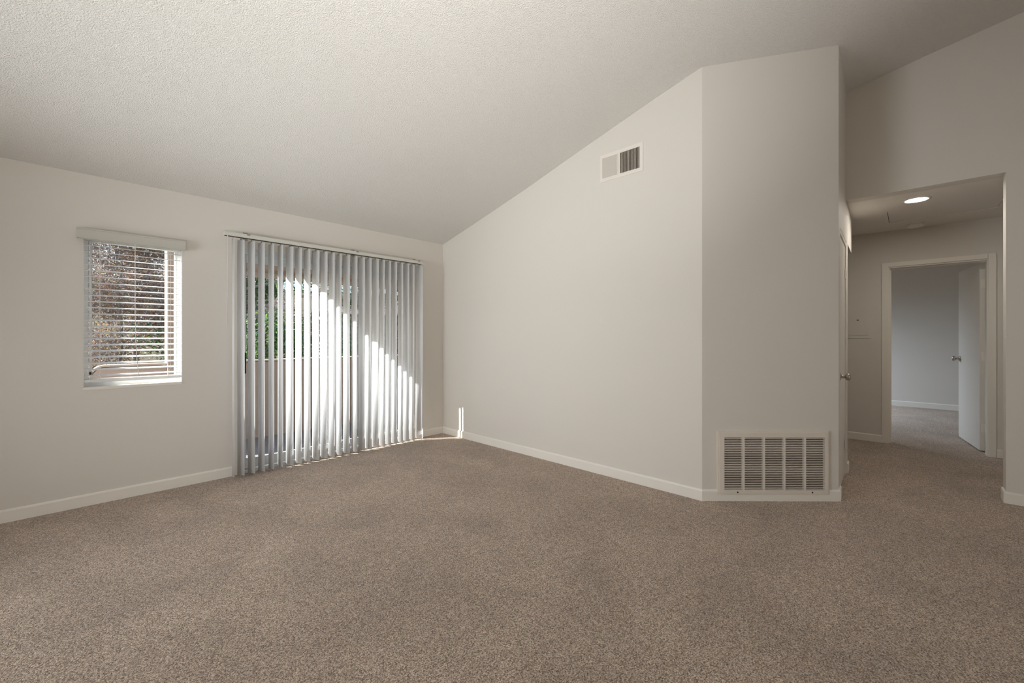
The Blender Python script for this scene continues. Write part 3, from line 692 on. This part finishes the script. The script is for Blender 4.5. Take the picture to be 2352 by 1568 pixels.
bush('evergreen_shrub', 'ragged olive shrub at the lower left of the window view', -2.9, 6.4, 0.9, 3.1, M_RUST, 7800, 0.042, 22, 'shrubs on the bank')
G2 = 'trees beyond the balcony'
tree('green_tree', 'bright green tree at the left edge of the sliding door view', -0.2, 8.2, 7.8, 2.0, M_GREEN, 20800, 0.043, M_BARK, 31, G2, 0.12, 0.0, 0.15, 20)
tree('pale_trunk_tree', 'pale trunked bare tree seen between the left vanes', 2.3, 10.2, 10.0, 2.2, M_GREY, 10200, 0.031, M_PALEBARK, 32, G2, 0.10, 0.03, 0.35, 14)
tree('bare_tree', 'grey bare tree beyond the balcony seen through left vanes', 1.3, 13.5, 11.5, 2.8, M_GREY, 27000, 0.035, M_BARK, 33, G2, 0.19, 0.0, 0.2, 20)
tree('bare_tree', 'grey bare tree behind the neighbouring house', 5.0, 19.5, 12.5, 3.0, M_GREY, 27000, 0.039, M_BARK, 34, G2, 0.2, 0.0, 0.2, 20)
tree('green_tree', 'green tree seen between the middle vanes', 4.6, 10.8, 5.5, 2.0, M_GREEN, 16800, 0.043, M_BARK, 35, G2, 0.14, 0.0, 0.15, 18)
tree('bare_tree', 'grey tree seen through the right hand vanes', 11.0, 15.5, 12.0, 2.8, M_GREY, 25200, 0.039, M_BARK, 36, G2, 0.2, 0.0, 0.2, 20)
for k, (x, y, r, h, mm, lab) in enumerate([(0.9, 7.2, 1.3, 3.5, M_IVY, 'dark ivy thicket above the balcony wall by the door handle'), (2.9, 7.6, 1.4, 3.5, M_IVY, 'ivy thicket above the balcony wall behind the left vanes'),
                                           (5.2, 8.2, 1.5, 3.4, M_IVY, 'ivy thicket above the balcony wall behind the middle vanes'), (8.0, 9.2, 1.7, 3.3, M_GREEN, 'green thicket above the balcony wall behind the right vanes')]):
    bush('ivy_thicket', lab, x, y, r, h, mm, 12000, 0.048, 41 + k, 'thickets below the balcony')

# neighbour's house, mostly hidden behind vanes and trees
hs = thing('neighbour_house', 'pale house with a low grey roof among the trees outside', 'house', (7.4, 15.6, hill_z(7.4, 15.6)), math.radians(-18))
bm = bmn(); add_box(bm, -2.6, 2.6, -1.6, 1.6, -0.4, 3.0); obj('walls', bm, M_HOUSE, hs)
bm = bmn()
rp = [(-1.95, 2.9), (0, 3.75), (1.95, 2.9), (1.95, 3.05), (0, 3.92), (-1.95, 3.05)]
a = [bm.verts.new((-2.9, y, z)) for y, z in rp]; b = [bm.verts.new((2.9, y, z)) for y, z in rp]
for i in range(6): bm.faces.new([a[i], a[(i + 1) % 6], b[(i + 1) % 6], b[i]])
bm.faces.new([a[0], a[1], a[4], a[5]]); bm.faces.new([a[1], a[2], a[3], a[4]]); bm.faces.new([b[0], b[1], b[4], b[5]][::-1]); bm.faces.new([b[1], b[2], b[3], b[4]][::-1])
obj('roof', bm, M_ROOF, hs)
for x in (-1.7, 0.0, 1.7):
    bm = bmn(); 
    for q in ((x - .5, x - .44, 1.2, 2.4), (x + .44, x + .5, 1.2, 2.4), (x - .44, x + .44, 2.34, 2.4), (x - .44, x + .44, 1.2, 1.26)): add_box(bm, q[0], q[1], -1.66, -1.6, q[2], q[3])
    fr_ = obj('house_window', bm, M_CAP, hs)
    bm = bmn(); add_box(bm, x - .44, x + .44, -1.63, -1.61, 1.26, 2.34); obj('pane', bm, M_PANE, fr_)
